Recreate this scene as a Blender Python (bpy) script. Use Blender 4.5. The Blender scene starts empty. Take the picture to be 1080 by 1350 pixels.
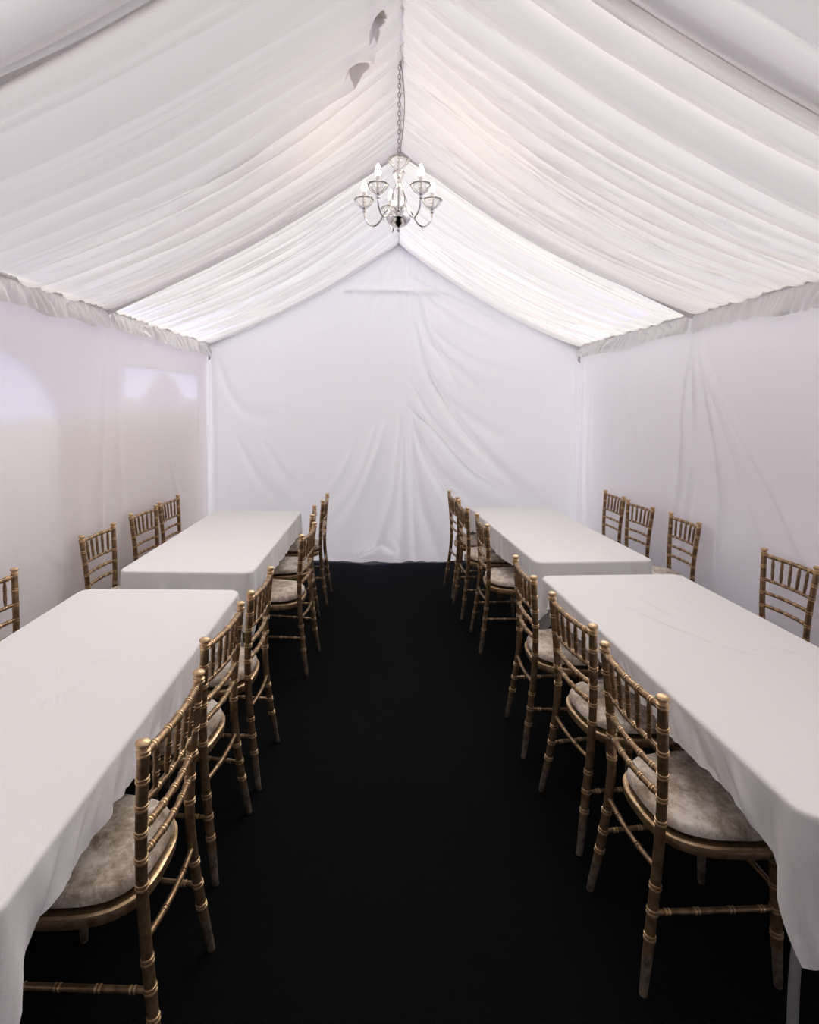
import bpy, bmesh, math, random
import numpy as np
from mathutils import Vector, Matrix

random.seed(7)
np.random.seed(7)
S = bpy.context.scene
COL = S.collection
PI = math.pi

# ------------------------------------------------------------------ camera, world, exposure
EYE = 1.783
cam_data = bpy.data.cameras.new('camera')
cam = bpy.data.objects.new('camera', cam_data)
COL.objects.link(cam)
S.camera = cam
cam_data.sensor_fit = 'AUTO'
cam_data.sensor_width = 36.0
cam_data.lens = 751.745 * 36.0 / 1350.0
cam_data.shift_x = (540.0 - 505.42) / 1350.0
cam_data.shift_y = (560.8 - 675.0) / 1350.0
cam_data.clip_start = 0.05
cam.location = (0.0, 0.0, EYE)
cam.matrix_world = (Matrix.Translation((0, 0, EYE)) @ Matrix.Rotation(PI / 2 - 0.044, 4, 'X')
                    @ Matrix.Rotation(0.007, 4, 'Z'))

world = bpy.data.worlds.new('overcast_daylight')
S.world = world
world.use_nodes = True
wn, wl = world.node_tree.nodes, world.node_tree.links
wn.clear()
w_out = wn.new('ShaderNodeOutputWorld')
w_bg = wn.new('ShaderNodeBackground')
w_tc = wn.new('ShaderNodeTexCoord')
w_sep = wn.new('ShaderNodeSeparateXYZ')
w_ramp = wn.new('ShaderNodeValToRGB')
wl.new(w_tc.outputs['Generated'], w_sep.inputs[0])
wl.new(w_sep.outputs['Z'], w_ramp.inputs[0])
e = w_ramp.color_ramp.elements
e[0].position = 0.0;  e[0].color = (0.02, 0.02, 0.03, 1)
e[1].position = 1.0;  e[1].color = (1.0, 0.965, 0.94, 1)
n_ = e.new(0.02); n_.color = (2.0, 2.1, 5.0, 1)
n_ = e.new(0.09); n_.color = (2.0, 2.1, 4.8, 1)
n_ = e.new(0.15); n_.color = (0.95, 0.96, 1.15, 1)
n_ = e.new(0.25); n_.color = (0.78, 0.78, 0.84, 1)
n_ = e.new(0.60); n_.color = (1.0, 0.965, 0.94, 1)
wl.new(w_ramp.outputs[0], w_bg.inputs['Color'])
w_bg.inputs['Strength'].default_value = 1.25
wl.new(w_bg.outputs[0], w_out.inputs['Surface'])

# bright patch of cloud beyond the back of the marquee: a very soft sun
sun_d = bpy.data.lights.new('cloud_bright_sun', 'SUN')
sun_d.energy = 10.0
sun_d.angle = math.radians(50)
sun_d.color = (1.0, 0.955, 0.92)
sun = bpy.data.objects.new('cloud_bright_sun', sun_d)
COL.objects.link(sun)
sun.rotation_euler = Vector((-0.27, -0.72, -0.74)).to_track_quat('-Z', 'Y').to_euler()

S.view_settings.view_transform = 'Standard'
S.view_settings.look = 'None'
S.view_settings.gamma = 1.0
S.view_settings.use_curve_mapping = False
S.view_settings.exposure = 0.25

# ------------------------------------------------------------------ dimensions of the marquee
XL, XR = -1.923, 2.148          # eave lines
ZE, ZR = 2.401, 3.505           # eave and ridge heights
YB = 6.25                       # back gable
RAFT = [-2.90, -0.55, 1.80, 3.975, 6.25]
def ridge_x(y): return 0.0235 * y + 0.012
SKEW = [0, 0, 0.045, 0, 0]     # the front rafter stands a little askew

# ------------------------------------------------------------------ materials
def new_mat(name):
    m = bpy.data.materials.new(name)
    m.use_nodes = True
    nt = m.node_tree
    nt.nodes.clear()
    out = nt.nodes.new('ShaderNodeOutputMaterial')
    return m, nt, out

def cloth_mat(name, col, trans, tcol=None, weave=0.0, bump=0.15, scale=900, sheen=0.0, sheer=0.0):
    """woven cloth: diffuse reflection mixed with diffuse transmission"""
    m, nt, out = new_mat(name)
    N, L = nt.nodes, nt.links
    d = N.new('ShaderNodeBsdfDiffuse'); d.inputs['Color'].default_value = (*col, 1)
    tc = N.new('ShaderNodeTexCoord')
    nz = N.new('ShaderNodeTexNoise'); nz.inputs['Scale'].default_value = scale * 0.2
    nz.inputs['Detail'].default_value = 3
    L.new(tc.outputs['Object'], nz.inputs['Vector'])
    bp = N.new('ShaderNodeBump'); bp.inputs['Strength'].default_value = bump
    bp.inputs['Distance'].default_value = 0.002
    L.new(nz.outputs['Fac'], bp.inputs['Height'])
    L.new(bp.outputs[0], d.inputs['Normal'])
    last = d
    if trans > 0:
        t = N.new('ShaderNodeBsdfTranslucent')
        t.inputs['Color'].default_value = (*(tcol or col), 1)
        mx = N.new('ShaderNodeMixShader'); mx.inputs[0].default_value = trans
        L.new(d.outputs[0], mx.inputs[1]); L.new(t.outputs[0], mx.inputs[2])
        last = mx
    if sheen > 0:
        g = N.new('ShaderNodeBsdfGlossy'); g.inputs['Roughness'].default_value = 0.45
        g.inputs['Color'].default_value = (1, 1, 1, 1)
        mx2 = N.new('ShaderNodeMixShader'); mx2.inputs[0].default_value = sheen
        L.new(last.outputs[0], mx2.inputs[1]); L.new(g.outputs[0], mx2.inputs[2])
        last = mx2
    if sheer > 0:                       # light passing straight between the threads
        tr = N.new('ShaderNodeBsdfTransparent')
        mx3 = N.new('ShaderNodeMixShader'); mx3.inputs[0].default_value = sheer
        L.new(last.outputs[0], mx3.inputs[1]); L.new(tr.outputs[0], mx3.inputs[2])
        last = mx3
    L.new(last.outputs[0], out.inputs['Surface'])
    return m

def principled(name, col, rough=0.5, metal=0.0, **kw):
    m, nt, out = new_mat(name)
    p = nt.nodes.new('ShaderNodeBsdfPrincipled')
    p.inputs['Base Color'].default_value = (*col, 1)
    p.inputs['Roughness'].default_value = rough
    p.inputs['Metallic'].default_value = metal
    for k, v in kw.items():
        p.inputs[k].default_value = v
    nt.links.new(p.outputs[0], out.inputs['Surface'])
    return m, nt, p

M = {}
M['roof'] = cloth_mat('roof_lining_cloth', (0.90, 0.872, 0.86), 0.075, (0.88, 0.85, 0.84), bump=0.08, sheer=0.115)
M['roof_back'] = cloth_mat('roof_lining_cloth_brighter', (0.90, 0.89, 0.875), 0.088, (0.92, 0.91, 0.89), bump=0.08, sheer=0.18)  # back bay copy of the lining, passing more light to look brighter
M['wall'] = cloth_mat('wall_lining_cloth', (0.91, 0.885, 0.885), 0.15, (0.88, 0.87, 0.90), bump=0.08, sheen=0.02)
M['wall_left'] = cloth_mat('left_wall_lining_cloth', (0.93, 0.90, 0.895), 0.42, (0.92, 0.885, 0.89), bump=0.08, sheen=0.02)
M['wall_back'] = cloth_mat('back_wall_cloth', (0.87, 0.865, 0.865), 0.10, (0.90, 0.90, 0.92), bump=0.08, sheen=0.05)
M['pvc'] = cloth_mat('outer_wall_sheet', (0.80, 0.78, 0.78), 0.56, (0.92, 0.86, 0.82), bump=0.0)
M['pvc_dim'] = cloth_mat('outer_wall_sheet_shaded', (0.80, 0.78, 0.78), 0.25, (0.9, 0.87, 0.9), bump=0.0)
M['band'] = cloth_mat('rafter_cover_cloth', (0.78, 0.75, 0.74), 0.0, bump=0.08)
M['dark_cloth'] = cloth_mat('dark_front_lining', (0.10, 0.095, 0.09), 0.0, bump=0.1)  # unseen front wall made dark so camera-facing sides get less light
M['frill'] = cloth_mat('organza_frill', (0.86, 0.84, 0.825), 0.25, bump=0.1)
M['cloth'] = cloth_mat('table_linen', (0.90, 0.875, 0.86), 0.06, bump=0.25, scale=1200)
M['plastic'], _, _ = principled('folding_table_plastic', (0.62, 0.61, 0.58), 0.5)
M['steel'], _, _ = principled('grey_tube_steel', (0.40, 0.40, 0.40), 0.4, 0.3)
M['chrome'], _, _ = principled('chrome', (0.78, 0.77, 0.77), 0.12, 1.0)
M['cord'], _, _ = principled('pale_cord', (0.42, 0.38, 0.36), 0.6)
M['dark'], _, _ = principled('dark_fitting', (0.03, 0.03, 0.03), 0.4)

# carpet
m, nt, p = principled('black_carpet', (0.006, 0.006, 0.006), 0.95)
N, L = nt.nodes, nt.links
p.inputs['Specular IOR Level'].default_value = 0.07
tc = N.new('ShaderNodeTexCoord')
nz = N.new('ShaderNodeTexNoise'); nz.inputs['Scale'].default_value = 260; nz.inputs['Detail'].default_value = 4
nz2 = N.new('ShaderNodeTexNoise'); nz2.inputs['Scale'].default_value = 2.2; nz2.inputs['Detail'].default_value = 5
L.new(tc.outputs['Object'], nz.inputs['Vector']); L.new(tc.outputs['Object'], nz2.inputs['Vector'])
cr = N.new('ShaderNodeValToRGB')
cr.color_ramp.elements[0].color = (0.0007, 0.0008, 0.0009, 1)
cr.color_ramp.elements[1].color = (0.0036, 0.0037, 0.0039, 1)
mxn = N.new('ShaderNodeMath'); mxn.operation = 'MULTIPLY_ADD'
mxn.inputs[1].default_value = 0.45
L.new(nz2.outputs['Fac'], mxn.inputs[0])
h = N.new('ShaderNodeMath'); h.operation = 'MULTIPLY'; h.inputs[1].default_value = 0.55
L.new(nz.outputs['Fac'], h.inputs[0]); L.new(h.outputs[0], mxn.inputs[2])
L.new(mxn.outputs[0], cr.inputs[0]); L.new(cr.outputs[0], p.inputs['Base Color'])
bp = N.new('ShaderNodeBump'); bp.inputs['Strength'].default_value = 0.6; bp.inputs['Distance'].default_value = 0.004
L.new(nz.outputs['Fac'], bp.inputs['Height']); L.new(bp.outputs[0], p.inputs['Normal'])
M['carpet'] = m

# antique gold paint with wear
def gold_mat(name, c1, c2, rough, metal):
    m, nt, p = principled(name, c1, rough, metal)
    N, L = nt.nodes, nt.links
    tc = N.new('ShaderNodeTexCoord')
    nz = N.new('ShaderNodeTexNoise'); nz.inputs['Scale'].default_value = 38; nz.inputs['Detail'].default_value = 6
    L.new(tc.outputs['Object'], nz.inputs['Vector'])
    cr = N.new('ShaderNodeValToRGB')
    cr.color_ramp.elements[0].position = 0.32; cr.color_ramp.elements[0].color = (*c2, 1)
    cr.color_ramp.elements[1].position = 0.58; cr.color_ramp.elements[1].color = (*c1, 1)
    L.new(nz.outputs['Fac'], cr.inputs[0])
    L.new(cr.outputs[0], p.inputs['Base Color'])
    mr = N.new('ShaderNodeMapRange')
    mr.inputs['To Min'].default_value = rough + 0.14; mr.inputs['To Max'].default_value = rough - 0.08
    L.new(nz.outputs['Fac'], mr.inputs['Value']); L.new(mr.outputs[0], p.inputs['Roughness'])
    return m
M['gold'] = gold_mat('antique_gold_paint', (0.32, 0.205, 0.108), (0.165, 0.098, 0.048), 0.36, 0.70)
M['ring'] = gold_mat('bright_gold_ring', (0.74, 0.53, 0.31), (0.52, 0.35, 0.19), 0.32, 0.72)
M['worn'] = gold_mat('worn_gold_foot', (0.17, 0.125, 0.09), (0.045, 0.033, 0.026), 0.6, 0.25)

# crushed velvet
m, nt, p = principled('crushed_velvet', (0.4, 0.36, 0.31), 0.75)
N, L = nt.nodes, nt.links
p.inputs['Sheen Weight'].default_value = 0.5
p.inputs['Sheen Roughness'].default_value = 0.35
p.inputs['Specular IOR Level'].default_value = 0.2
tc = N.new('ShaderNodeTexCoord'); inf = N.new('ShaderNodeObjectInfo')
add = N.new('ShaderNodeVectorMath'); add.operation = 'ADD'
sc = N.new('ShaderNodeMath'); sc.operation = 'MULTIPLY'; sc.inputs[1].default_value = 37.0
L.new(inf.outputs['Random'], sc.inputs[0])
L.new(tc.outputs['Object'], add.inputs[0]); L.new(sc.outputs[0], add.inputs[1])
n1 = N.new('ShaderNodeTexNoise'); n1.inputs['Scale'].default_value = 30; n1.inputs['Detail'].default_value = 9
n1.inputs['Roughness'].default_value = 0.74; n1.inputs['Distortion'].default_value = 0.25
n2 = N.new('ShaderNodeTexNoise'); n2.inputs['Scale'].default_value = 6; n2.inputs['Detail'].default_value = 3
L.new(add.outputs[0], n1.inputs['Vector']); L.new(add.outputs[0], n2.inputs['Vector'])
mm = N.new('ShaderNodeMath'); mm.operation = 'MULTIPLY_ADD'; mm.inputs[1].default_value = 0.45
L.new(n2.outputs['Fac'], mm.inputs[0])
m3 = N.new('ShaderNodeMath'); m3.operation = 'MULTIPLY'; m3.inputs[1].default_value = 0.6
L.new(n1.outputs['Fac'], m3.inputs[0]); L.new(m3.outputs[0], mm.inputs[2])
cr = N.new('ShaderNodeValToRGB')
cr.color_ramp.elements[0].position = 0.40; cr.color_ramp.elements[0].color = (0.27, 0.205, 0.145, 1)
cr.color_ramp.elements[1].position = 0.62; cr.color_ramp.elements[1].color = (0.86, 0.78, 0.68, 1)
k_ = cr.color_ramp.elements.new(0.52); k_.color = (0.58, 0.485, 0.385, 1)
L.new(mm.outputs[0], cr.inputs[0]); L.new(cr.outputs[0], p.inputs['Base Color'])
bp = N.new('ShaderNodeBump'); bp.inputs['Strength'].default_value = 0.35; bp.inputs['Distance'].default_value = 0.006
L.new(mm.outputs[0], bp.inputs['Height']); L.new(bp.outputs[0], p.inputs['Normal'])
M['velvet'] = m

# cut glass
m, nt, p = principled('cut_glass', (1, 1, 1), 0.06)
p.inputs['Transmission Weight'].default_value = 0.9
p.inputs['IOR'].default_value = 1.45
M['glass'] = m
# lit bulb
m, nt, out = new_mat('lit_bulb')
em = nt.nodes.new('ShaderNodeEmission')
em.inputs['Color'].default_value = (1.0, 0.80, 0.55, 1); em.inputs['Strength'].default_value = 36
nt.links.new(em.outputs[0], out.inputs['Surface'])
M['bulb'] = m

# ------------------------------------------------------------------ mesh helpers
class MB:
    """collects vertices and faces of one mesh"""
    def __init__(self): self.v = []; self.f = []; self.mi = []
    def add(self, vs, fs, mi=0):
        o = len(self.v)
        self.v += [tuple(map(float, q)) for q in vs]
        self.f += [tuple(o + i for i in f) for f in fs]
        self.mi += [mi] * len(fs) if isinstance(mi, int) else list(mi)
    def build(self, name, mats, parent=None, smooth=True, auto=None):
        me = bpy.data.meshes.new(name)
        me.from_pydata(self.v, [], self.f)
        me.polygons.foreach_set('material_index', self.mi)
        me.polygons.foreach_set('use_smooth', [smooth] * len(self.f))
        if auto and smooth:
            me.set_sharp_from_angle(angle=auto)
        for mt in (mats if isinstance(mats, (list, tuple)) else [mats]):
            me.materials.append(mt)
        me.update()
        o = bpy.data.objects.new(name, me)
        COL.objects.link(o)
        if parent is not None: o.parent = parent
        return o

def grid(mb, P, closed_u=False, mi=0):
    """P: array (nu, nv, 3)"""
    nu, nv = P.shape[:2]
    fs = []
    for i in range(nu if closed_u else nu - 1):
        a = i; b = (i + 1) % nu
        for j in range(nv - 1):
            fs.append((a * nv + j, b * nv + j, b * nv + j + 1, a * nv + j + 1))
    mb.add(P.reshape(-1, 3), fs, mi)

def tube(mb, pts, rad, seg=12, mis=0, caps=True):
    """sweep circles of the radii rad along pts; mis: material per span"""
    pts = [Vector(q) for q in pts]; n = len(pts)
    if not hasattr(rad, '__len__'): rad = [rad] * n
    tang = []
    for i in range(n):
        a = pts[max(0, i - 1)]; b = pts[min(n - 1, i + 1)]
        t = b - a
        if t.length < 1e-9: t = Vector((0, 0, 1))
        tang.append(t.normalized())
    ref = Vector((1, 0, 0)) if abs(tang[0].x) < 0.8 else Vector((0, 1, 0))
    vs, fs, mm_ = [], [], []
    u = (ref - tang[0] * ref.dot(tang[0])).normalized()
    for i in range(n):
        u = (u - tang[i] * u.dot(tang[i])).normalized()
        w = tang[i].cross(u)
        for k in range(seg):
            a = 2 * PI * k / seg
            vs.append(pts[i] + (u * math.cos(a) + w * math.sin(a)) * rad[i])
    for i in range(n - 1):
        mi = mis if isinstance(mis, int) else mis[i]
        for k in range(seg):
            k2 = (k + 1) % seg
            fs.append((i * seg + k, i * seg + k2, (i + 1) * seg + k2, (i + 1) * seg + k)); mm_.append(mi)
    if caps:
        fs.append(tuple(range(seg))[::-1]); mm_.append(mis if isinstance(mis, int) else mis[0])
        fs.append(tuple((n - 1) * seg + k for k in range(seg))); mm_.append(mis if isinstance(mis, int) else mis[-1])
    mb.add(vs, fs, mm_)

def lathe(mb, prof, c=(0, 0, 0), seg=20, mi=0, ripple=0.0, nr=8):
    """revolve (r, z) about z; ripple gives fluted glass"""
    A = np.linspace(0, 2 * PI, seg, endpoint=False)
    P = np.zeros((seg, len(prof), 3))
    for j, (r, z) in enumerate(prof):
        rr = r * (1 + ripple * np.cos(nr * A))
        P[:, j, 0] = c[0] + rr * np.cos(A); P[:, j, 1] = c[1] + rr * np.sin(A); P[:, j, 2] = c[2] + z
    grid(mb, P, True, mi)

def box(mb, lo, hi, mi=0):
    x0, y0, z0 = lo; x1, y1, z1 = hi
    vs = [(x0, y0, z0), (x1, y0, z0), (x1, y1, z0), (x0, y1, z0), (x0, y0, z1), (x1, y0, z1), (x1, y1, z1), (x0, y1, z1)]
    mb.add(vs, [(0, 3, 2, 1), (4, 5, 6, 7), (0, 1, 5, 4), (1, 2, 6, 5), (2, 3, 7, 6), (3, 0, 4, 7)], mi)

def smooth01(t):
    t = np.clip(t, 0, 1); return t * t * (3 - 2 * t)

def interp_path(keys, z):
    """smooth interpolation of y at z through keys [(z, y), ...]"""
    ks = sorted(keys)
    zs = [k[0] for k in ks]; ys = [k[1] for k in ks]
    n = len(zs)
    d = []
    for i in range(n):
        a = max(0, i - 1); b = min(n - 1, i + 1)
        d.append((ys[b] - ys[a]) / (zs[b] - zs[a]))
    i = min(max(0, int(np.searchsorted(zs, z)) - 1), n - 2)
    h_ = zs[i + 1] - zs[i]; t = (z - zs[i]) / h_
    return ((2*t**3-3*t**2+1)*ys[i] + (t**3-2*t**2+t)*h_*d[i] + (-2*t**3+3*t**2)*ys[i+1] + (t**3-t**2)*h_*d[i+1])

class Noise2:
    def __init__(self, seed):
        self.g = np.random.RandomState(seed).rand(64, 64) * 2 - 1
    def __call__(self, x, y):
        x = np.asarray(x, float); y = np.asarray(y, float)
        xi = np.floor(x).astype(int); yi = np.floor(y).astype(int)
        fx = x - xi; fy = y - yi
        fx = fx * fx * (3 - 2 * fx); fy = fy * fy * (3 - 2 * fy)
        g = self.g
        a = g[xi % 64, yi % 64]; b = g[(xi + 1) % 64, yi % 64]
        c = g[xi % 64, (yi + 1) % 64]; d = g[(xi + 1) % 64, (yi + 1) % 64]
        return (a * (1 - fx) + b * fx) * (1 - fy) + (c * (1 - fx) + d * fx) * fy

def tag(o, label=None, cat=None, group=None, kind=None):
    if label: o['label'] = label
    if cat: o['category'] = cat
    if group: o['group'] = group
    if kind: o['kind'] = kind
    return o

def empty(name, loc, rz=0.0):
    o = bpy.data.objects.new(name, None); COL.objects.link(o)
    o.location = loc; o.rotation_euler = (0, 0, rz); o.empty_display_size = 0.1
    return o

def copy_tree(o, parent=None):
    c = o.copy(); COL.objects.link(c); c.parent = parent
    for ch in list(o.children): copy_tree(ch, c)
    return c

def structure(o): o['kind'] = 'structure'; return o

def folds(U, V, lines):
    """height of cloth ridges along polylines: (points, width, amplitude)"""
    H = np.zeros_like(U)
    for pts, wd, am in lines:
        best = np.full_like(U, 1e9); tt = np.zeros_like(U)
        ln = [0.0]
        for a, b in zip(pts[:-1], pts[1:]): ln.append(ln[-1] + math.hypot(b[0]-a[0], b[1]-a[1]))
        for i, (a, b) in enumerate(zip(pts[:-1], pts[1:])):
            dx, dy = b[0]-a[0], b[1]-a[1]; l2 = dx*dx+dy*dy
            t = np.clip(((U-a[0])*dx+(V-a[1])*dy)/l2, 0, 1)
            d = np.hypot(U-a[0]-t*dx, V-a[1]-t*dy)
            k = d < best
            best = np.where(k, d, best); tt = np.where(k, (ln[i]+t*(ln[i+1]-ln[i]))/ln[-1], tt)
        w = wd * (0.45 + 1.1 * tt)
        H += am * np.exp(-(best / w) ** 2) * np.sin(PI * np.clip(tt * 0.86 + 0.07, 0, 1)) ** 0.7
    return H

def resample(pts, n=10):
    """round off a polyline (Catmull-Rom)"""
    p = [pts[0]] + list(pts) + [pts[-1]]
    out = []
    for i in range(1, len(p) - 2):
        for k in range(n):
            t = k / n
            out.append(tuple(0.5*((2*p[i][c])+(-p[i-1][c]+p[i+1][c])*t+(2*p[i-1][c]-5*p[i][c]+4*p[i+1][c]-p[i+2][c])*t*t
                       +(-p[i-1][c]+3*p[i][c]-3*p[i+1][c]+p[i+2][c])*t**3) for c in range(len(p[i]))))
    out.append(tuple(pts[-1]))
    return out

# ------------------------------------------------------------------ the marquee
def build_floor():
    mb = MB()
    box(mb, (XL - 0.6, RAFT[0] - 0.4, -0.02), (XR + 0.7, YB + 0.6, 0.0))
    structure(mb.build('floor', M['carpet'], smooth=False))

def roof_panel(b, y0, y1, side, seed, nfold, mat, res=(230, 64), amp=1.0, sag=0.085):
    rs = np.random.RandomState(seed); nz = Noise2(seed + 5)
    nu, nv = res
    u = np.linspace(0, 1, nu)[:, None] * np.ones((1, nv)); v = np.linspace(0, 1, nv)[None, :] * np.ones((nu, 1))
    Y = y0 + (y1 - y0) * u
    rx = 0.0235 * Y + 0.012; ex = XL if side < 0 else XR
    X = rx + (ex - rx) * v
    Y = Y + X * (SKEW[b] * (1 - u) + SKEW[b + 1] * u)
    Y_ = Y; Z = ZR + (ZE - ZR) * v
    sl = np.array([ex - 0.1, ZE - ZR]); sl /= np.linalg.norm(sl)
    nrm = np.array([sl[1], -sl[0]]);  nrm = nrm if nrm[1] < 0 else -nrm       # into the room
    edge = 4 * u * (1 - u)
    uu = np.clip(u + edge * (0.05 * nz(v * 1.6, u * 1.2) + 0.018 * nz(v * 4 + 9, u * 5)), 0, 1)
    wd = np.exp(rs.randn(nfold) * 0.55); cum = np.concatenate([[0], np.cumsum(wd)]); cum /= cum[-1]
    ph = np.interp(uu, cum, np.arange(nfold + 1.0))
    k = np.clip(np.floor(ph).astype(int), 0, nfold - 1)
    wk = (cum[k + 1] - cum[k]) * (y1 - y0)
    d1 = np.abs(np.sin(PI * ph)) ** 0.6 * np.minimum(wk * 0.60, 0.09)
    mid = np.sin(PI * v) ** 0.6
    n2 = int(nfold * 2.3)
    wd2 = np.exp(rs.randn(n2) * 0.5); c2 = np.concatenate([[0], np.cumsum(wd2)]); c2 /= c2[-1]
    u2 = np.clip(u + edge * (0.03 * nz(v * 2 + 4, u * 2 + 7)), 0, 1)
    ph2 = np.interp(u2, c2, np.arange(n2 + 1.0))
    act = np.clip(0.5 + 0.9 * nz(ph2 * 0.37 + 3, v * 2.2), 0, 1)
    d2 = np.abs(np.sin(PI * ph2)) * 0.020 * act
    pl = np.abs(np.sin(PI * 66 * u + 0.8 * nz(u * 20, v)))
    d3 = pl * 0.007 * (np.exp(-(v / 0.12) ** 2) + np.exp(-((1 - v) / 0.07) ** 2))
    sg = np.sin(PI * v) ** 0.9 * (sag * (0.6 + 0.4 * edge))
    flap = np.zeros_like(u)
    if b == 2 and side < 0:             # a loose cloth over the front of the panel, pulled away near the ridge
        yb = np.interp(v, [0, 0.037, 0.06, 0.085, 0.106, 0.16, 0.3, 0.6, 1.0], [2.36, 2.44, 2.56, 2.58, 2.73, 2.73, 2.755, 2.85, 2.97]) + 0.010 * nz(v * 30, v * 0)
        msk = smooth01((yb - Y) / 0.022)
        dep = np.interp(v, [0, 0.03, 0.10, 0.2, 0.4, 1.0], [0.0, 0.06, 0.095, 0.07, 0.03, 0.0])
        pk = np.exp(-((v - 0.118) / 0.022) ** 2 - ((Y - 2.665 + 1.2 * (v - 0.118)) / 0.045) ** 2) + np.exp(-((v - 0.062) / 0.018) ** 2 - ((Y - 2.49) / 0.05) ** 2)
        pocket = 0.16 * pk
        flap = msk * (dep * (0.35 + 0.65 * np.exp(-np.maximum(yb - Y, 0) / 0.25)) - pocket)
        calm = 1 - 0.62 * msk
        d1 = d1 * calm; d2 = d2 * calm; d3 = d3 * (1 - 0.9 * msk)
    sg = sg + flap
    d = sg + amp * (d1 * (0.25 + 0.75 * mid) + d2 * (0.3 + 0.7 * mid)) + d3
    P = np.stack([X + nrm[0] * d, Y, Z + nrm[1] * d], -1)
    mb = MB(); grid(mb, P)
    if b == 2 and side < 0:             # tucked pockets get opaque grey cloth to paint in their shade
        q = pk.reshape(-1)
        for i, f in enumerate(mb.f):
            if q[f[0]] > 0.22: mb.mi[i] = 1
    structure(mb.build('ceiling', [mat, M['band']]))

def build_roof():
    sd = 11
    for b in range(4):
        y0, y1 = RAFT[b], RAFT[b + 1]
        for side in (-1, 1):
            sd += 3
            res = (60, 24) if b == 0 else (260, 64)
            mat = M['roof_back'] if b == 3 else M['roof']
            roof_panel(b, y0 + 0.015, y1 - 0.015, side, sd, (16, 11, 17 if side < 0 else 19, 20)[b], mat, res, amp=(1, 1.0, 1.05, 1.0)[b])
    # rafters: covered beams under the seams
    for i, y in enumerate(RAFT):
        for side in (-1, 1):
            ex = XL if side < 0 else XR
            rx = ridge_x(y)
            n = 24; mb = MB(); P = np.zeros((n, 5, 3))
            w = (0.034, 0.034, 0.055, 0.036, 0.05)[i]
            dep = 0.035
            for k in range(n):
                t = k / (n - 1)
                sgd = 0.055 * math.sin(PI * t)
                x = rx + (ex - rx) * t; z = ZR + (ZE - ZR) * t - sgd
                for q, (dy, dz) in enumerate(((-w, 0.03), (-w, -dep), (w, -dep), (w, 0.03), (-w, 0.03))):
                    P[k, q] = (x, y + SKEW[i] * x + dy, z + dz)
            grid(mb, P)
            structure(mb.build('trim_%d' % (1 + i * 2 + (side > 0)), M['band'], smooth=False))
    # ridge tape
    mb = MB()
    P = []
    ys = np.linspace(RAFT[0], YB, 40)
    for y in ys:
        rx = ridge_x(y)
        P.append([(rx - 0.011, y, ZR + 0.02), (rx - 0.011, y, ZR - 0.028), (rx + 0.011, y, ZR - 0.028), (rx + 0.011, y, ZR + 0.02)])
    grid(mb, np.array(P)); structure(mb.build('trim_ridge', M['band'], smooth=False))

def frill(y0, y1, side, seed):
    """gathered organza strip along the eave"""
    rs = np.random.RandomState(seed); nz = Noise2(seed)
    n = 260; m_ = 14
    s = np.linspace(0, 1, n)[:, None] * np.ones((1, m_)); t = np.linspace(0, 1, m_)[None, :] * np.ones((n, 1))
    Y = y0 + (y1 - y0) * s
    ph = 17 * s + 1.4 * nz(s * 9, t * 1.2)
    wave = np.sin(2 * PI * ph) * (0.5 + 0.5 * nz(s * 14 + 5, t * 0.8 + 2))
    fine = np.sin(2 * PI * 55 * s + 2 * nz(s * 30, t)) * 0.0035 * (1 - 0.6 * t)
    off = 0.018 + t * 0.030 + wave * 0.036 * t ** 0.8 + fine
    drop = 0.145 + 0.018 * nz(s * 9, 0 * s) + 0.012 * np.sin(2 * PI * ph + 1)
    ex = XL if side < 0 else XR
    X = ex - side * off
    Z = ZE + 0.005 - t * drop
    mb = MB(); grid(mb, np.stack([X, Y + 0.006 * wave * t, Z], -1))
    # header hem
    P = np.zeros((n, 4, 3)); yy = np.linspace(y0, y1, n)
    for q, (a, z) in enumerate(((0.0, ZE + 0.012), (0.03, ZE + 0.010), (0.032, ZE - 0.014), (0.012, ZE - 0.016))):
        P[:, q, 0] = ex - side * (a + 0.003 * np.sin(yy * 170)); P[:, q, 1] = yy; P[:, q, 2] = z
    grid(mb, P)
    return mb

def build_frills():
    k = 20
    for b in range(1, 4):
        for side in (-1, 1):
            k += 1
            mb = frill(RAFT[b] + 0.02, RAFT[b + 1] - (0.025 if b < 3 else 0.0), side, 40 + k)
            if b == 3:      # the frill end hanging in the back corner
                ex = XL if side < 0 else XR
                P = np.zeros((8, 12, 3))
                for i in range(8):
                    for j in range(12):
                        t = j / 11
                        P[i, j] = (ex - side * (0.02 + 0.014 * i / 7 * (1 + t) + 0.01 * math.sin(i * 1.7) * t), YB - 0.05 + 0.012 * math.cos(i * 1.5) * t, ZE - 0.02 - t * (0.17 + 0.012 * math.sin(i)))
                grid(mb, P)
            structure(mb.build('trim_%d' % k, M['frill']))

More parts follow.
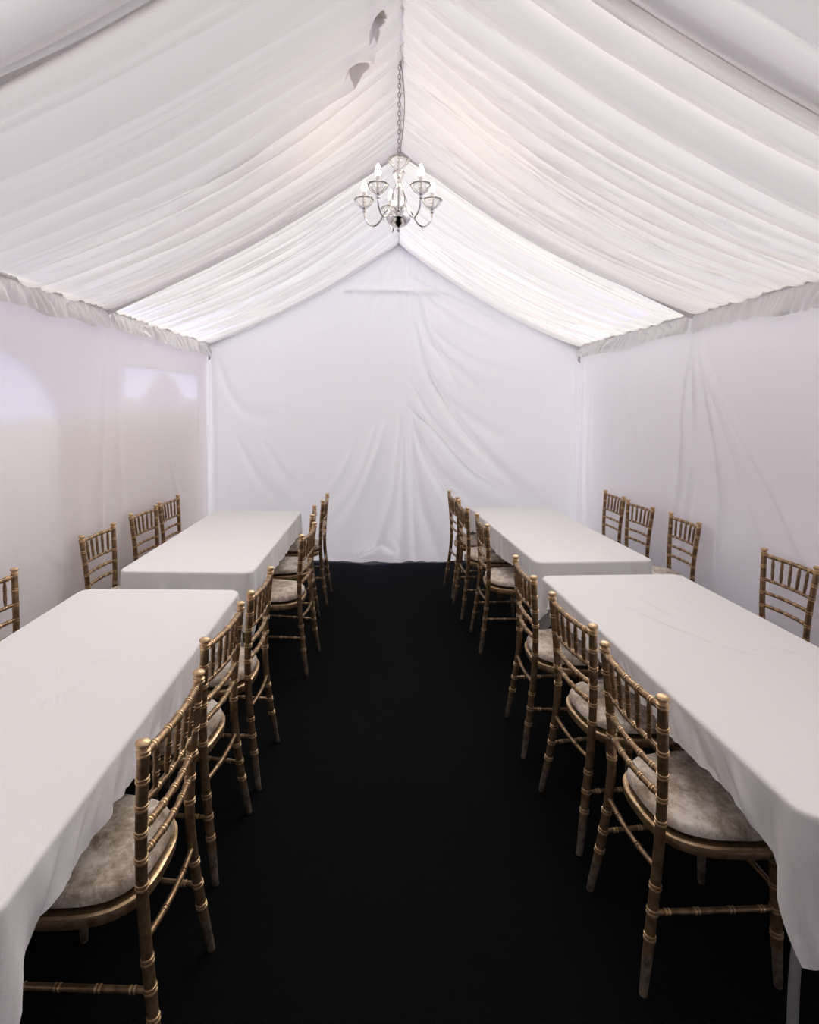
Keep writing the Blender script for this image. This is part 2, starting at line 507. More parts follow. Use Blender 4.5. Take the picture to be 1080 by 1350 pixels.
def build_back_wall():
    nu, nv = 330, 200
    s = np.linspace(0, 1, nu)[:, None] * np.ones((1, nv)); t = np.linspace(0, 1, nv)[None, :] * np.ones((nu, 1))
    X = XL + (XR - XL) * s
    rx = ridge_x(YB)
    top = np.where(X < rx, ZR + (ZE - ZR) * (rx - X) / (rx - XL), ZR + (ZE - ZR) * (X - rx) / (XR - rx)) + 0.01
    nz = Noise2(3)
    z0 = 0.006 + 0.0 * X
    lift = 0.02 * np.exp(-((X + 0.05) / 0.16) ** 2) * (0.6 + 0.5 * nz(X * 9, X * 0)) + 0.008 * nz(X * 7, X * 0 + 3)
    Z = (z0 + np.abs(lift)) + (top - z0 - np.abs(lift)) * t
    L_ = [  # right panel
        ([(0.33, 3.05), (0.42, 2.62), (0.58, 2.33), (0.89, 2.05), (1.15, 1.79)], 0.045, 0.022),
        ([(0.28, 1.72), (0.38, 1.62), (0.55, 1.47), (0.90, 1.08), (1.25, 0.84), (1.55, 0.68)], 0.05, 0.055),
        ([(0.30, 1.62), (0.47, 1.15), (0.73, 0.72), (0.95, 0.45)], 0.045, 0.040),
        ([(0.30, 3.1), (0.55, 2.95), (0.90, 2.78), (1.31, 2.56)], 0.045, 0.022),
        ([(0.30, 3.1), (0.50, 2.85), (0.80, 2.62), (1.15, 2.42)], 0.04, 0.018),
        ([(0.33, 2.60), (0.45, 2.15), (0.72, 1.68), (1.16, 1.15), (1.69, 0.67)], 0.05, 0.040),
        ([(0.30, 1.50), (0.36, 0.90), (0.52, 0.35), (0.62, 0.06)], 0.045, 0.035),
        ([(0.36, 2.9), (0.50, 2.45), (0.66, 2.2), (0.80, 1.95)], 0.03, 0.016),
        ([(0.30, 1.30), (0.33, 0.6), (0.36, 0.05)], 0.03, 0.022),
        ([(1.95, 2.2), (1.80, 1.75), (1.5, 1.45), (1.2, 1.35)], 0.09, 0.016),
        ([(2.08, 2.2), (2.09, 1.3), (2.07, 0.4)], 0.03, 0.02),
        ([(0.31, 1.95), (0.50, 1.62), (0.80, 1.30), (1.20, 0.98)], 0.035, 0.020),
        ([(0.36, 1.45), (0.62, 1.02), (0.95, 0.72)], 0.035, 0.020),
        ([(0.34, 2.30), (0.60, 1.90), (0.95, 1.60), (1.35, 1.35)], 0.045, 0.016),
        ([(0.36, 2.75), (0.62, 2.45), (1.0, 2.2), (1.5, 2.05)], 0.05, 0.012),
        # left panel
        ([(-0.28, 3.0), (-0.50, 2.78), (-0.72, 2.60)], 0.05, 0.014),
        ([(0.08, 3.2), (-0.20, 2.9), (-0.62, 2.55), (-1.1, 2.35)], 0.05, 0.012),
        ([(0.05, 1.60), (-0.12, 1.1), (-0.30, 0.65), (-0.60, 0.25)], 0.05, 0.036),
        ([(0.18, 1.61), (0.13, 0.92), (0.0, 0.40), (-0.17, 0.05)], 0.045, 0.036),
        ([(-0.09, 1.48), (-0.30, 0.90), (-0.61, 0.48), (-0.90, 0.25)], 0.055, 0.030),
        ([(-0.30, 1.35), (-0.55, 0.85), (-0.95, 0.50)], 0.05, 0.018),
        ([(0.22, 1.36), (0.21, 0.7), (0.20, 0.08)], 0.04, 0.03),
        ([(-1.80, 2.2), (-1.68, 1.85), (-1.50, 1.65), (-1.22, 1.60), (-0.9, 1.66)], 0.06, 0.016),
        ([(-1.6, 1.35), (-1.35, 0.9), (-1.0, 0.6)], 0.05, 0.014),
        ([(-1.3, 1.30), (-1.05, 0.9), (-0.75, 0.6)], 0.05, 0.012),
        ([(-1.88, 2.3), (-1.86, 1.4), (-1.88, 0.4)], 0.035, 0.016),
        # creases of the heap on the floor
        ([(-0.18, 0.12), (0.0, 0.20), (0.14, 0.10)], 0.03, 0.03),
        ([(-0.30, 0.04), (-0.12, 0.16), (-0.02, 0.30)], 0.03, 0.035),
        ([(0.10, 0.03), (0.20, 0.14), (0.12, 0.28)], 0.025, 0.03),
    ]
    H = folds(X, Z, [(resample(a), w, am * (1.8 if a[0][0] > 0.2 else 1.25)) for a, w, am in L_])
    H += 0.010 * nz(X * 1.7, Z * 1.3) + 0.004 * nz(X * 5 + 9, Z * 3)
    # fine gathers spreading from the centre seam at the gable top and near the floor
    H += 0.006 * np.sin(np.arctan2(X - 0.25, 3.6 - Z) * 46) * np.exp(-((X - 0.3) / 0.7) ** 2) * smooth01((Z - 2.2) / 0.9)
    H += 0.012 * np.sin(np.arctan2(X - 0.12, 2.3 - Z) * 40) * np.exp(-((X + 0.0) / 0.6) ** 2) * smooth01((1.0 - Z) / 0.9)
    # the panels overlap: step at the centre seam
    seam = 0.235 + 0.10 * (3.1 - Z) / 3.1
    H += 0.012 * smooth01((X - seam) / 0.012) * np.exp(-np.maximum(X - seam, 0) / 0.25)
    # hem spread on the floor
    foot = np.exp(-(Z / 0.05) ** 2) * np.exp(-((X + 0.02) / 0.42) ** 2)
    H += foot * (0.07 + 0.06 * nz(X * 6, Z * 0 + 1))
    H *= smooth01((X - XL) / 0.06) * smooth01((XR - X) / 0.06)
    # tucks inwards under the gable at the left and right corners
    Yp = YB - 0.012 - H
    mb = MB(); grid(mb, np.stack([X, Yp, Z], -1))
    structure(mb.build('wall_back', M['wall_back']))
    # cross bar of the gable frame showing as a fold line
    mb = MB(); tube(mb, [(-0.42, YB + 0.012, 2.98), (0.62, YB + 0.012, 2.98)], 0.012, 8)
    structure(mb.build('trim_gable_bar', M['band']))

def right_bulge(Y, Z):
    return 0.20 * smooth01((2.25 - Z) / 1.25) * smooth01((6.22 - Y) / 1.6)
def left_bulge(Y, Z):
    return 0.035 * smooth01((2.0 - Z) / 0.9) * smooth01((6.2 - Y) / 0.8)

def build_side_walls():
    # left lining
    y0 = RAFT[0]
    nu, nv = 420, 110
    s = np.linspace(0, 1, nu)[:, None] * np.ones((1, nv)); t = np.linspace(0, 1, nv)[None, :] * np.ones((nu, 1))
    Y = y0 + (YB - y0) * s; Z = 0.004 + (ZE - 0.004) * t
    nz = Noise2(21)
    L_ = [([(3.96, 2.3), (3.95, 1.5), (3.93, 0.9), (3.9, 0.2)], 0.05, 0.012),
          ([(3.90, 2.2), (3.70, 1.4), (3.62, 0.6)], 0.06, 0.008),
          ([(4.08, 2.2), (4.2, 1.3), (4.3, 0.7)], 0.05, 0.010),
          ([(5.2, 1.25), (5.4, 0.9), (5.75, 0.6)], 0.05, 0.012),
          ([(5.9, 1.9), (5.85, 1.3), (5.6, 0.9)], 0.05, 0.012),
          ([(3.0, 1.45), (3.02, 1.1), (3.08, 0.7)], 0.03, 0.007),
          ([(2.75, 1.4), (2.85, 1.0), (3.1, 0.75)], 0.03, 0.007),
          ([(2.9, 0.95), (3.15, 0.85), (3.4, 0.9)], 0.025, 0.006),
          ([(3.2, 1.0), (3.4, 0.8), (3.6, 0.72)], 0.025, 0.006),
          ([(6.15, 2.3), (6.14, 1.4), (6.16, 0.3)], 0.03, 0.014)]
    H = folds(Y, Z, [(resample(a), w, am) for a, w, am in L_])
    H += 0.008 * nz(Y * 1.5, Z * 1.4) + 0.003 * nz(Y * 6, Z * 4)
    seam = np.exp(-((Y - 3.975) / 0.02) ** 2) * -0.006
    X = XL - left_bulge(Y, Z) + (H + seam) * smooth01((ZE - Z) / 0.2) * smooth01((YB - Y) / 0.05)
    mb = MB(); grid(mb, np.stack([X, Y, Z], -1)); structure(mb.build('wall_left', M['wall_left']))
    # right lining, with the pulled folds fanning down from the eave at the rafter
    L_ = [([(3.95, 2.26), (4.06, 2.0), (4.2, 1.76), (4.36, 1.4), (4.51, 1.0), (4.6, 0.6)], 0.028, 0.026),
          ([(3.92, 2.26), (4.0, 1.95), (4.11, 1.68), (4.36, 1.05), (4.45, 0.6)], 0.024, 0.024),
          ([(3.89, 2.28), (3.89, 1.74), (3.93, 1.02), (3.95, 0.3)], 0.018, 0.022),
          ([(3.87, 2.26), (3.80, 1.98), (3.68, 1.74), (3.50, 1.40), (3.22, 1.05), (3.0, 0.8)], 0.035, 0.024),
          ([(3.84, 2.15), (3.62, 1.60), (3.36, 1.12), (3.15, 0.8)], 0.045, -0.020),
          ([(3.88, 2.20), (3.78, 1.7), (3.64, 1.25), (3.40, 0.85)], 0.03, 0.020),
          ([(3.90, 2.0), (3.78, 1.5), (3.74, 0.9)], 0.05, -0.02),
          ([(4.02, 2.0), (4.24, 1.35), (4.38, 0.85)], 0.035, -0.024),
          ([(2.75, 1.7), (2.95, 1.2), (2.9, 0.9)], 0.06, 0.012),
          ([(2.5, 1.25), (2.8, 1.05), (3.05, 1.1)], 0.04, 0.010),
          ([(5.2, 2.1), (5.0, 1.5), (4.9, 0.9)], 0.08, 0.010),
          ([(6.12, 2.2), (6.1, 1.2), (6.05, 0.4)], 0.035, 0.02),
          ([(5.9, 1.9), (5.95, 1.2), (5.85, 0.5)], 0.04, 0.012)]
    H = folds(Y, Z, [(resample(a), w, am * 1.15) for a, w, am in L_])
    H += 0.008 * nz(Y * 1.5 + 7, Z * 1.4) + 0.003 * nz(Y * 6, Z * 4 + 5)
    X = XR + right_bulge(Y, Z) - H * smooth01((ZE - Z) / 0.2) * smooth01((YB - Y) / 0.05)
    mb = MB(); grid(mb, np.stack([X, Y, Z], -1)); structure(mb.build('wall_right', M['wall']))
    # unseen lining behind the camera, darkened to weaken frontal light
    mb = MB()
    y = RAFT[0]
    rx = ridge_x(y)
    mb.add([(XL, y, 0), (XR, y, 0), (XR, y, ZE), (rx, y, ZR), (XL, y, ZE)], [(0, 1, 2, 3, 4)])
    structure(mb.build('wall_front', M['dark_cloth'], smooth=False))

def outer_wall(name, x, y0, y1, ztop, openings, mat=None):
    """outer sheet of the marquee, with window openings cut between zlo(y) and zhi(y)"""
    n = int((y1 - y0) / 0.015)
    mb = MB()
    ys = np.linspace(y0, y1, n + 1)
    for a, b in zip(ys[:-1], ys[1:]):
        yc = (a + b) / 2; spans = [(0.0, ztop)]
        for fn in openings:
            r = fn(yc)
            if r and r[1] - r[0] > 0.004:
                spans = [q for s_ in spans for q in ((s_[0], min(s_[1], r[0])), (max(s_[0], r[1]), s_[1])) if q[1] - q[0] > 1e-4] \
                        if any(s_[0] < r[1] and s_[1] > r[0] for s_ in spans) else spans
        for z0, z1 in spans:
            mb.add([(x, a, z0), (x, b, z0), (x, b, z1), (x, a, z1)], [(0, 1, 2, 3)])
    return structure(mb.build(name, mat or M['pvc'], smooth=False))

def build_outer_walls():
    xo = XL - 0.045
    R1 = 0.60
    def arch(y):                                   # clear arched window of the second bay from the back
        dy = y - 2.82
        if abs(dy) >= R1: return None
        return (0.55, 1.42 + math.sqrt(R1 * R1 - dy * dy))
    def strip(y):                                  # strip of light above an arched panel in the back bay
        if not 4.22 < y < 5.90: return None
        dy = y - 5.02
        lo = 1.80
        if abs(dy) < 0.60: lo = max(lo, 1.40 + 0.62 * math.sqrt(1 - (dy / 0.60) ** 2))
        return (lo, 2.03)
    outer_wall('window_1', xo, RAFT[0], YB, ZE, [arch, strip])
    mb = MB(); box(mb, (XL - 0.55, RAFT[0], 0.0), (XL - 0.42, YB, 1.70))      # unseen blocker added outside to fade the window light downwards
    structure(mb.build('outside_light_blocker', M['band'], smooth=False))
    # right side: a dimmer sheet without openings, passing less light to darken that lining
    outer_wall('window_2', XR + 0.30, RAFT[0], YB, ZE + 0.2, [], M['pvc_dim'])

build_floor()
build_roof()
build_frills()
build_back_wall()
build_side_walls()
build_outer_walls()

# ------------------------------------------------------------------ folding tables and their cloths
TOP = 0.755
def rounded_rect(a, b, r, n):
    """n points, arc-length even, around a rounded rectangle of half sizes a, b; returns pts, normals, s"""
    pts, nrm = [], []
    segs = [('l', (a, -b + r), (a, b - r), (1, 0)), ('c', (a - r, b - r), 0), ('l', (a - r, b), (-a + r, b), (0, 1)), ('c', (-a + r, b - r), 90),
            ('l', (-a, b - r), (-a, -b + r), (-1, 0)), ('c', (-a + r, -b + r), 180), ('l', (-a + r, -b), (a - r, -b), (0, -1)), ('c', (a - r, -b + r), 270)]
    lens = [(2 * (b - r) if i in (0, 4) else 2 * (a - r)) if sg[0] == 'l' else PI * r / 2 for i, sg in enumerate(segs)]
    tot = sum(lens)
    for k in range(n):
        s = tot * k / n
        i = 0
        while s > lens[i]: s -= lens[i]; i += 1
        sg = segs[i]; t = s / lens[i]
        if sg[0] == 'l':
            pts.append((sg[1][0] + (sg[2][0] - sg[1][0]) * t, sg[1][1] + (sg[2][1] - sg[1][1]) * t)); nrm.append(sg[3])
        else:
            an = math.radians(sg[2] + 90 * t)
            pts.append((sg[1][0] + r * math.cos(an), sg[1][1] + r * math.sin(an))); nrm.append((math.cos(an), math.sin(an)))
    return np.array(pts), np.array(nrm)

def make_cloth(name, a, b, seed, drop_x, drop_y, tip, wrinkles=()):
    """linen over a table top: flat top, rolled edge, hanging skirt with pointed corners"""
    nz = Noise2(seed); rs = np.random.RandomState(seed)
    n = 560
    rc = 0.065
    P2, N2 = rounded_rect(a, b, rc, n)
    mb = MB()
    rings = []
    er = 0.014
    inner = list(np.linspace(0.0, 1.0, 34) ** 0.8)
    for f_ in inner:
        q = (P2 - N2 * er) * f_ + np.array([0, 0]) * 0
        z = np.full(n, TOP + 0.004)
        z += 0.0012 * nz(q[:, 0] * 7 + 3, q[:, 1] * 7)
        for (pts, wd, am) in wrinkles:
            z += folds(q[:, 0], q[:, 1], [(resample(pts), wd, am * 1.8)])
        rings.append(np.stack([q[:, 0], q[:, 1], z], -1))
    for k in range(1, 5):
        an = PI / 2 * k / 4
        q = P2 - N2 * er * (1 - math.sin(an))
        rings.append(np.stack([q[:, 0], q[:, 1], np.full(n, TOP + 0.004 - er * (1 - math.cos(an)))], -1))
    corner = np.minimum.reduce([np.hypot(P2[:, 0] - sx * (a - 0.018), P2[:, 1] - sy * (b - 0.018)) for sx in (-1, 1) for sy in (-1, 1)])
    wx = np.abs(N2[:, 0]); base = drop_x * wx ** 2 + drop_y * (1 - wx ** 2)
    L_ = base + tip * np.exp(-(corner / 0.085) ** 1.3)
    cwt = np.exp(-(corner / 0.10) ** 2)
    sidx = np.arange(n) / n * 2 * PI
    m_ = 34
    for j in range(1, m_ + 1):
        t = j / m_
        px, py = P2[:, 0], P2[:, 1]
        rip = (0.012 * nz(px * 6 + 11, py * 6 + t * 0.8) + 0.007 * nz(px * 15, py * 15 + 4 + t)
                   + 0.017 * np.abs(nz((px + py) * 17 + t * 2.2, (px - py) * 9 + 20)) + 0.014 * np.abs(nz((px - py) * 21 - t * 2.6, (px + py) * 8 + 3)))
        off = t * (0.004 + rip) + cwt * (0.012 * t)
        # the corner cloth folds back on itself in two soft pleats
        fold = 0.022 * np.exp(-((corner - 0.11) / 0.05) ** 2) * t
        off = off - fold
        q = P2 + N2 * off[:, None]
        z = TOP + 0.004 - er - t * (L_ - er) + 0.004 * nz(px * 8, py * 8 + 2) * t
        rings.append(np.stack([q[:, 0], q[:, 1], z], -1))
    R = np.array(rings)                      # (nr, n, 3)
    grid(mb, np.transpose(R, (1, 0, 2)), closed_u=True)
    return mb

def make_table_parts(root, a, b, wide):
    mb = MB()
    P2, N2 = rounded_rect(a - 0.006, b - 0.006, 0.06, 96)
    rows = []
    for off, z in ((-0.02, 0), (0, -0.008), (0, -0.036), (-0.02, -0.044)):
        q = P2 + N2 * off
        rows.append(np.stack([q[:, 0], q[:, 1], np.full(96, TOP + z - 0.003)], -1))
    R = np.transpose(np.array(rows), (1, 0, 2)); grid(mb, R, closed_u=True)
    mb.f.append(tuple(i * 4 for i in range(96))); mb.mi.append(0)
    mb.f.append(tuple(i * 4 + 3 for i in range(96))[::-1]); mb.mi.append(0)
    mb.build('tabletop', M['plastic'], root, auto=0.6)
    for sy in (-1, 1):                       # a wishbone leg frame at each end
        mb = MB()
        y = sy * (b - 0.14)
        W = 0.31 if (wide and sy < 0) else 0.125
        for sx in (-1, 1):
            pts = resample([(sx * 0.10, y, TOP - 0.05), (sx * 0.12, y, 0.60), (sx * (0.07 + W / 2), y - sy * 0.005, 0.46), (sx * (W - 0.01), y - sy * 0.01, 0.30), (sx * W, y - sy * 0.01, 0.012)], 8)
            tube(mb, pts, 0.014, 10)
        tube(mb, [(-0.115, y, 0.62), (0.115, y, 0.62)], 0.011, 8)
        tube(mb, [(0, y, 0.62), (0, y - sy * 0.38, TOP - 0.055)], 0.009, 8)
        lg = mb.build('leg_frame', M['steel'], root)
        for sx in (-1, 1):
            fm = MB(); lathe(fm, [(0.0, 0.0), (0.018, 0.0), (0.018, 0.03), (0.0145, 0.034)], (sx * W, y - sy * 0.01, 0.0), 10)
            fm.build('foot_cap', M['dark'], lg)

TABLES = [  # x, y, rotation, half width, half length, drops, corner tip, words
    (-1.188, 2.045, 0.0, 0.428, 0.990, 0.118, 0.17, 0.20, 'near left',
     [([(-0.02, 0.05), (0.10, 0.16), (0.16, 0.28)], 0.014, 0.0025), ([(-0.20, -0.35), (-0.05, -0.24), (0.02, -0.12)], 0.016, 0.0025), ([(0.05, -0.2), (0.12, -0.1), (0.12, 0.0)], 0.014, 0.0025)]),
    (-1.158, 4.275, -0.016, 0.402, 0.945, 0.150, 0.20, 0.20, 'far left', []),
    (1.297, 4.555, 0.080, 0.395, 0.945, 0.160, 0.19, 0.20, 'far right', []),
    (1.416, 2.365, 0.064, 0.428, 0.985, 0.118, 0.20, 0.22, 'near right',
     [([(-0.16, 0.5), (-0.10, 0.25), (0.02, 0.0), (0.12, -0.1)], 0.012, 0.0035), ([(-0.02, 0.62), (-0.02, 0.42), (0.04, 0.28)], 0.012, 0.004), ([(0.08, 0.52), (0.11, 0.38)], 0.012, 0.0035), ([(0.2, 0.6), (0.22, 0.45)], 0.012, 0.003), ([(0.1, 0.2), (0.2, 0.0), (0.33, -0.12)], 0.012, 0.0025)]),
]
for i, (x, y, rz, a, b, dx, dy, tip, words, wr) in enumerate(TABLES):
    t = empty('folding_table', (x, y, 0), rz)
    tag(t, 'grey legged folding table hidden under the %s white tablecloth' % words, 'table', 'folding tables under the cloths')
    make_table_parts(t, a - 0.012, b - 0.012, i == 3)
    c = make_cloth('tablecloth', a, b, 60 + i, dx, dy, tip, wr).build('tablecloth', M['cloth'])
    c.location = (x, y, 0); c.rotation_euler = (0, 0, rz)
    lab = {'near left': 'white tablecloth on the near left table, its near end running out of the picture',
           'far left': 'white tablecloth on the far left table, behind the near left one by the back wall',
           'far right': 'white tablecloth on the far right table, creased along its near end',
           'near right': 'white tablecloth on the near right table with long creases across the top'}[words]
    tag(c, lab, 'tablecloth', 'white tablecloths')

# ------------------------------------------------------------------ the gold bamboo-style chair
def bamboo(mb, fn, z_list, lo, hi, r, nrest=14, taper=None, foot=None, seg=12, rm=1, ring_h=0.0045, ring_d=0.0028):
    """turned rod along fn(t) for t in lo..hi (t is in metres) with double rings at z_list"""
    st = []
    for k in range(nrest + 1):
        st.append((lo + (hi - lo) * k / nrest, 0, 0))
    for z in z_list:
        for c in (-0.0055, 0.0055):
            a = z + c - ring_h / 2; b = z + c + ring_h / 2
            st += [(a - 0.0008, 0, 0), (a, ring_d, 1), (b, ring_d, 1), (b + 0.0008, 0, 0)]
    # drop plain stations that fall inside a ring pair
    st2 = [s for s in st if s[1] > 0 or all(abs(s[0] - z) > 0.0115 for z in z_list) or any(abs(abs(s[0] - z) - q) < 1e-6 for z in z_list for q in
           (0.0055 - ring_h / 2 - 0.0008, 0.0055 + ring_h / 2 + 0.0008))]
    st2 = [s for s in st2 if lo - 1e-9 <= s[0] <= hi + 1e-9]
    st2.sort(key=lambda s: s[0])
    pts = [fn(s[0]) for s in st2]
    rad = [(taper(s[0]) if taper else r) + s[1] for s in st2]
    mis = []
    for s, q in zip(st2[:-1], st2[1:]):
        if s[2] or q[2]: mis.append(rm)
        elif foot and (s[0] + q[0]) / 2 < foot: mis.append(2)
        else: mis.append(0)
    tube(mb, pts, rad, seg, mis)

GOLD = [M['gold'], M['ring'], M['worn']]
POST_Y = [(0.0, -0.276), (0.2, -0.246), (0.43, -0.222), (0.62, -0.221), (0.92, -0.243)]
POST_X = [(0.0, 0.186), (0.2, 0.166), (0.44, 0.156), (0.62, 0.164), (0.90, 0.187)]
def post(sx, z): return (sx * interp_path(POST_X, z), interp_path(POST_Y, z), z)
RING_Z = [0.165, 0.240, 0.315, 0.515, 0.590, 0.665, 0.740, 0.815]

def seat_ring(a, b, n=64, e=3.0, cy=0.0):
    out = []
    for k in range(n):
        t = 2 * PI * k / n
        c, s_ = math.cos(t), math.sin(t)
        x = a * math.copysign(abs(c) ** (2 / e), c); y = b * math.copysign(abs(s_) ** (2 / e), s_)
        x *= 1 + 0.10 * y / b                       # wider in front
        out.append((x, cy + y))
    return np.array(out)

def make_chair():
    root = empty('banquet_chair', (0, 0, 0))
    # seat frame
    prof = [(-0.05, 0.418), (-0.012, 0.418), (0.0, 0.424), (0.002, 0.436), (-0.002, 0.446), (0.003, 0.449), (0.003, 0.455), (-0.004, 0.459), (-0.03, 0.460)]
    mb = MB(); P = []
    for off, z in prof:
        q = seat_ring(0.208 + off, 0.213 + off)
        P.append(np.stack([q[:, 0], q[:, 1], np.full(len(q), z)], -1))
    R = np.transpose(np.array(P), (1, 0, 2)); grid(mb, R, closed_u=True)
    nn = len(prof)
    mb.f.append(tuple(i * nn for i in range(64))[::-1]); mb.mi.append(0)
    mb.f.append(tuple(i * nn + nn - 1 for i in range(64))); mb.mi.append(0)
    for i, f in enumerate(mb.f):                      # bright bead round the upper rim
        if len(f) == 4 and (f[0] % nn) in (4, 5, 6): mb.mi[i] = 1
    mb.build('seat_frame', GOLD, root, auto=0.9)
    # cushion
    mb = MB(); rows = []
    nzc = Noise2(77)
    for k in range(26):
        t = k / 25
        if t < 0.45:
            an = (t / 0.45) * PI * 0.5 + (-0.28) * (1 - t / 0.45)
            off = -0.018 + 0.018 * math.cos(an) + 0.0; z = 0.482 + 0.024 * math.sin(an)
            q = seat_ring(0.200 + off, 0.204 + off)
        else:
            f_ = 1 - ((t - 0.45) / 0.55)
            q = seat_ring(0.182, 0.186, e=3.0 - 0.8 * (1 - f_)) * f_; z = 0.506 + 0.014 * (1 - f_ ** 2)
        zz = np.full(len(q), z) + 0.0035 * nzc(q[:, 0] * 28, q[:, 1] * 28) * min(1, t * 3)
        rr = 1 + 0.010 * nzc(q[:, 0] * 40 + 5, q[:, 1] * 40) * (t < 0.4)
        rows.append(np.stack([q[:, 0] * rr, q[:, 1] * rr, zz], -1))
    grid(mb, np.transpose(np.array(rows), (1, 0, 2)), closed_u=True)
    mb.build('seat_cushion', M['velvet'], root)
    # back posts run down into the rear legs
    for sx in (-1, 1):
        mb = MB()
        bamboo(mb, lambda z, sx=sx: post(sx, z), RING_Z, 0.0, 0.892, 0.0155, 30, foot=0.11,
               taper=lambda z: 0.0155 - 0.0035 * max(0, (0.12 - z) / 0.12))
        px, py, _ = post(sx, 0.892)
        po = mb.build('back_post', GOLD, root, auto=0.9)
        mb = MB()
        lathe(mb, [(0.0155, -0.012), (0.0185, -0.010), (0.0185, -0.005), (0.0155, -0.003), (0.0185, -0.001), (0.0185, 0.004), (0.0130, 0.007), (0.0125, 0.011),
                   (0.0185, 0.016), (0.0200, 0.021), (0.0185, 0.026), (0.0120, 0.030), (0.0, 0.031)], (px, py, 0.892), 16)
        for i in range(len(mb.mi)): mb.mi[i] = 1
        mb.build('finial', GOLD, po, auto=0.9)
        mb = MB()                                     # front leg
        def fl(z, sx=sx): return (sx * (0.172 + 0.016 * (1 - z / 0.43)), 0.135 + 0.016 * (1 - z / 0.43), z)
        bamboo(mb, fl, [0.165, 0.240, 0.315, 0.395], 0.0, 0.425, 0.0155, 14, foot=0.11,
               taper=lambda z: 0.0160 - 0.0042 * max(0, (0.14 - z) / 0.14))
        mb.build('front_leg', GOLD, root, auto=0.9)
        mb = MB()                                     # side stretcher
        A = Vector(post(sx, 0.235)); B = Vector(fl(0.240))
        ln = (B - A).length
        bamboo(mb, lambda t, A=A, B=B, ln=ln: tuple(A.lerp(B, t / ln)), [ln * 0.12, ln * 0.36, ln * 0.64, ln * 0.88], 0.0, ln, 0.0085, 6, ring_d=0.0018, seg=10)
        mb.build('side_stretcher', GOLD, root, auto=0.9)
    def rail(name, z, r, bow, rings, drop=0.0):
        a = post(-1, z); b = post(1, z); ln = b[0] - a[0]
        def fn(t):
            s_ = t / ln
            return (a[0] + ln * s_, a[1] - bow * math.sin(PI * s_), z - drop * math.sin(PI * s_))
        mb = MB(); bamboo(mb, fn, [ln * q for q in rings], 0.0, ln, r, 18, ring_d=0.0018, seg=10, ring_h=0.004)
        mb.build(name, GOLD, root, auto=0.9)
        return fn, ln
    top, lt = rail('top_rail', 0.880, 0.0115, 0.015, (0.13, 0.31, 0.5, 0.69, 0.87))
    low, ll = rail('back_rail', 0.742, 0.0088, 0.015, (0.2, 0.4, 0.6, 0.8))
    rail('back_rail', 0.667, 0.0098, 0.015, (0.13, 0.31, 0.5, 0.69, 0.87))
    rail('back_rail', 0.592, 0.0098, 0.015, (0.13, 0.31, 0.5, 0.69, 0.87))
    for k in range(5):                                # spindles
        f_ = (k + 1) / 6
        A = Vector(low(ll * (0.5 + (f_ - 0.5) * 0.97))); B = Vector(top(lt * (0.5 + (f_ - 0.5) * 1.0)))
        ln = (B - A).length
        mb = MB()
        bamboo(mb, lambda t, A=A, B=B, ln=ln: tuple(A.lerp(B, t / ln)), [ln * 0.34, ln * 0.66], 0.004, ln - 0.004, 0.0075, 10, seg=10, rm=0, ring_d=0.0016, ring_h=0.004,
               taper=lambda t, ln=ln: 0.0046 + 0.0036 * min(1, 5 * min(t, ln - t) / ln))
        mb.build('spindle', GOLD, root, auto=0.9)
    # rear and front stretchers
    mb = MB(); a = post(-1, 0.365); b = post(1, 0.365); ln = b[0] - a[0]
    bamboo(mb, lambda t: (a[0] + t, a[1] - 0.012 * math.sin(PI * t / ln), 0.365), [ln * 0.3, ln * 0.7], 0, ln, 0.0085, 10, seg=10, rm=0, ring_d=0.0018)
    mb.build('rear_stretcher', GOLD, root, auto=0.9)
    mb = MB(); ln2 = 2 * 0.178
    bamboo(mb, lambda t: (-0.178 + t, 0.140, 0.30), [ln2 * 0.3, ln2 * 0.7], 0, ln2, 0.0085, 8, seg=10, rm=0, ring_d=0.0018)
    mb.build('front_stretcher', GOLD, root, auto=0.9)
    return root

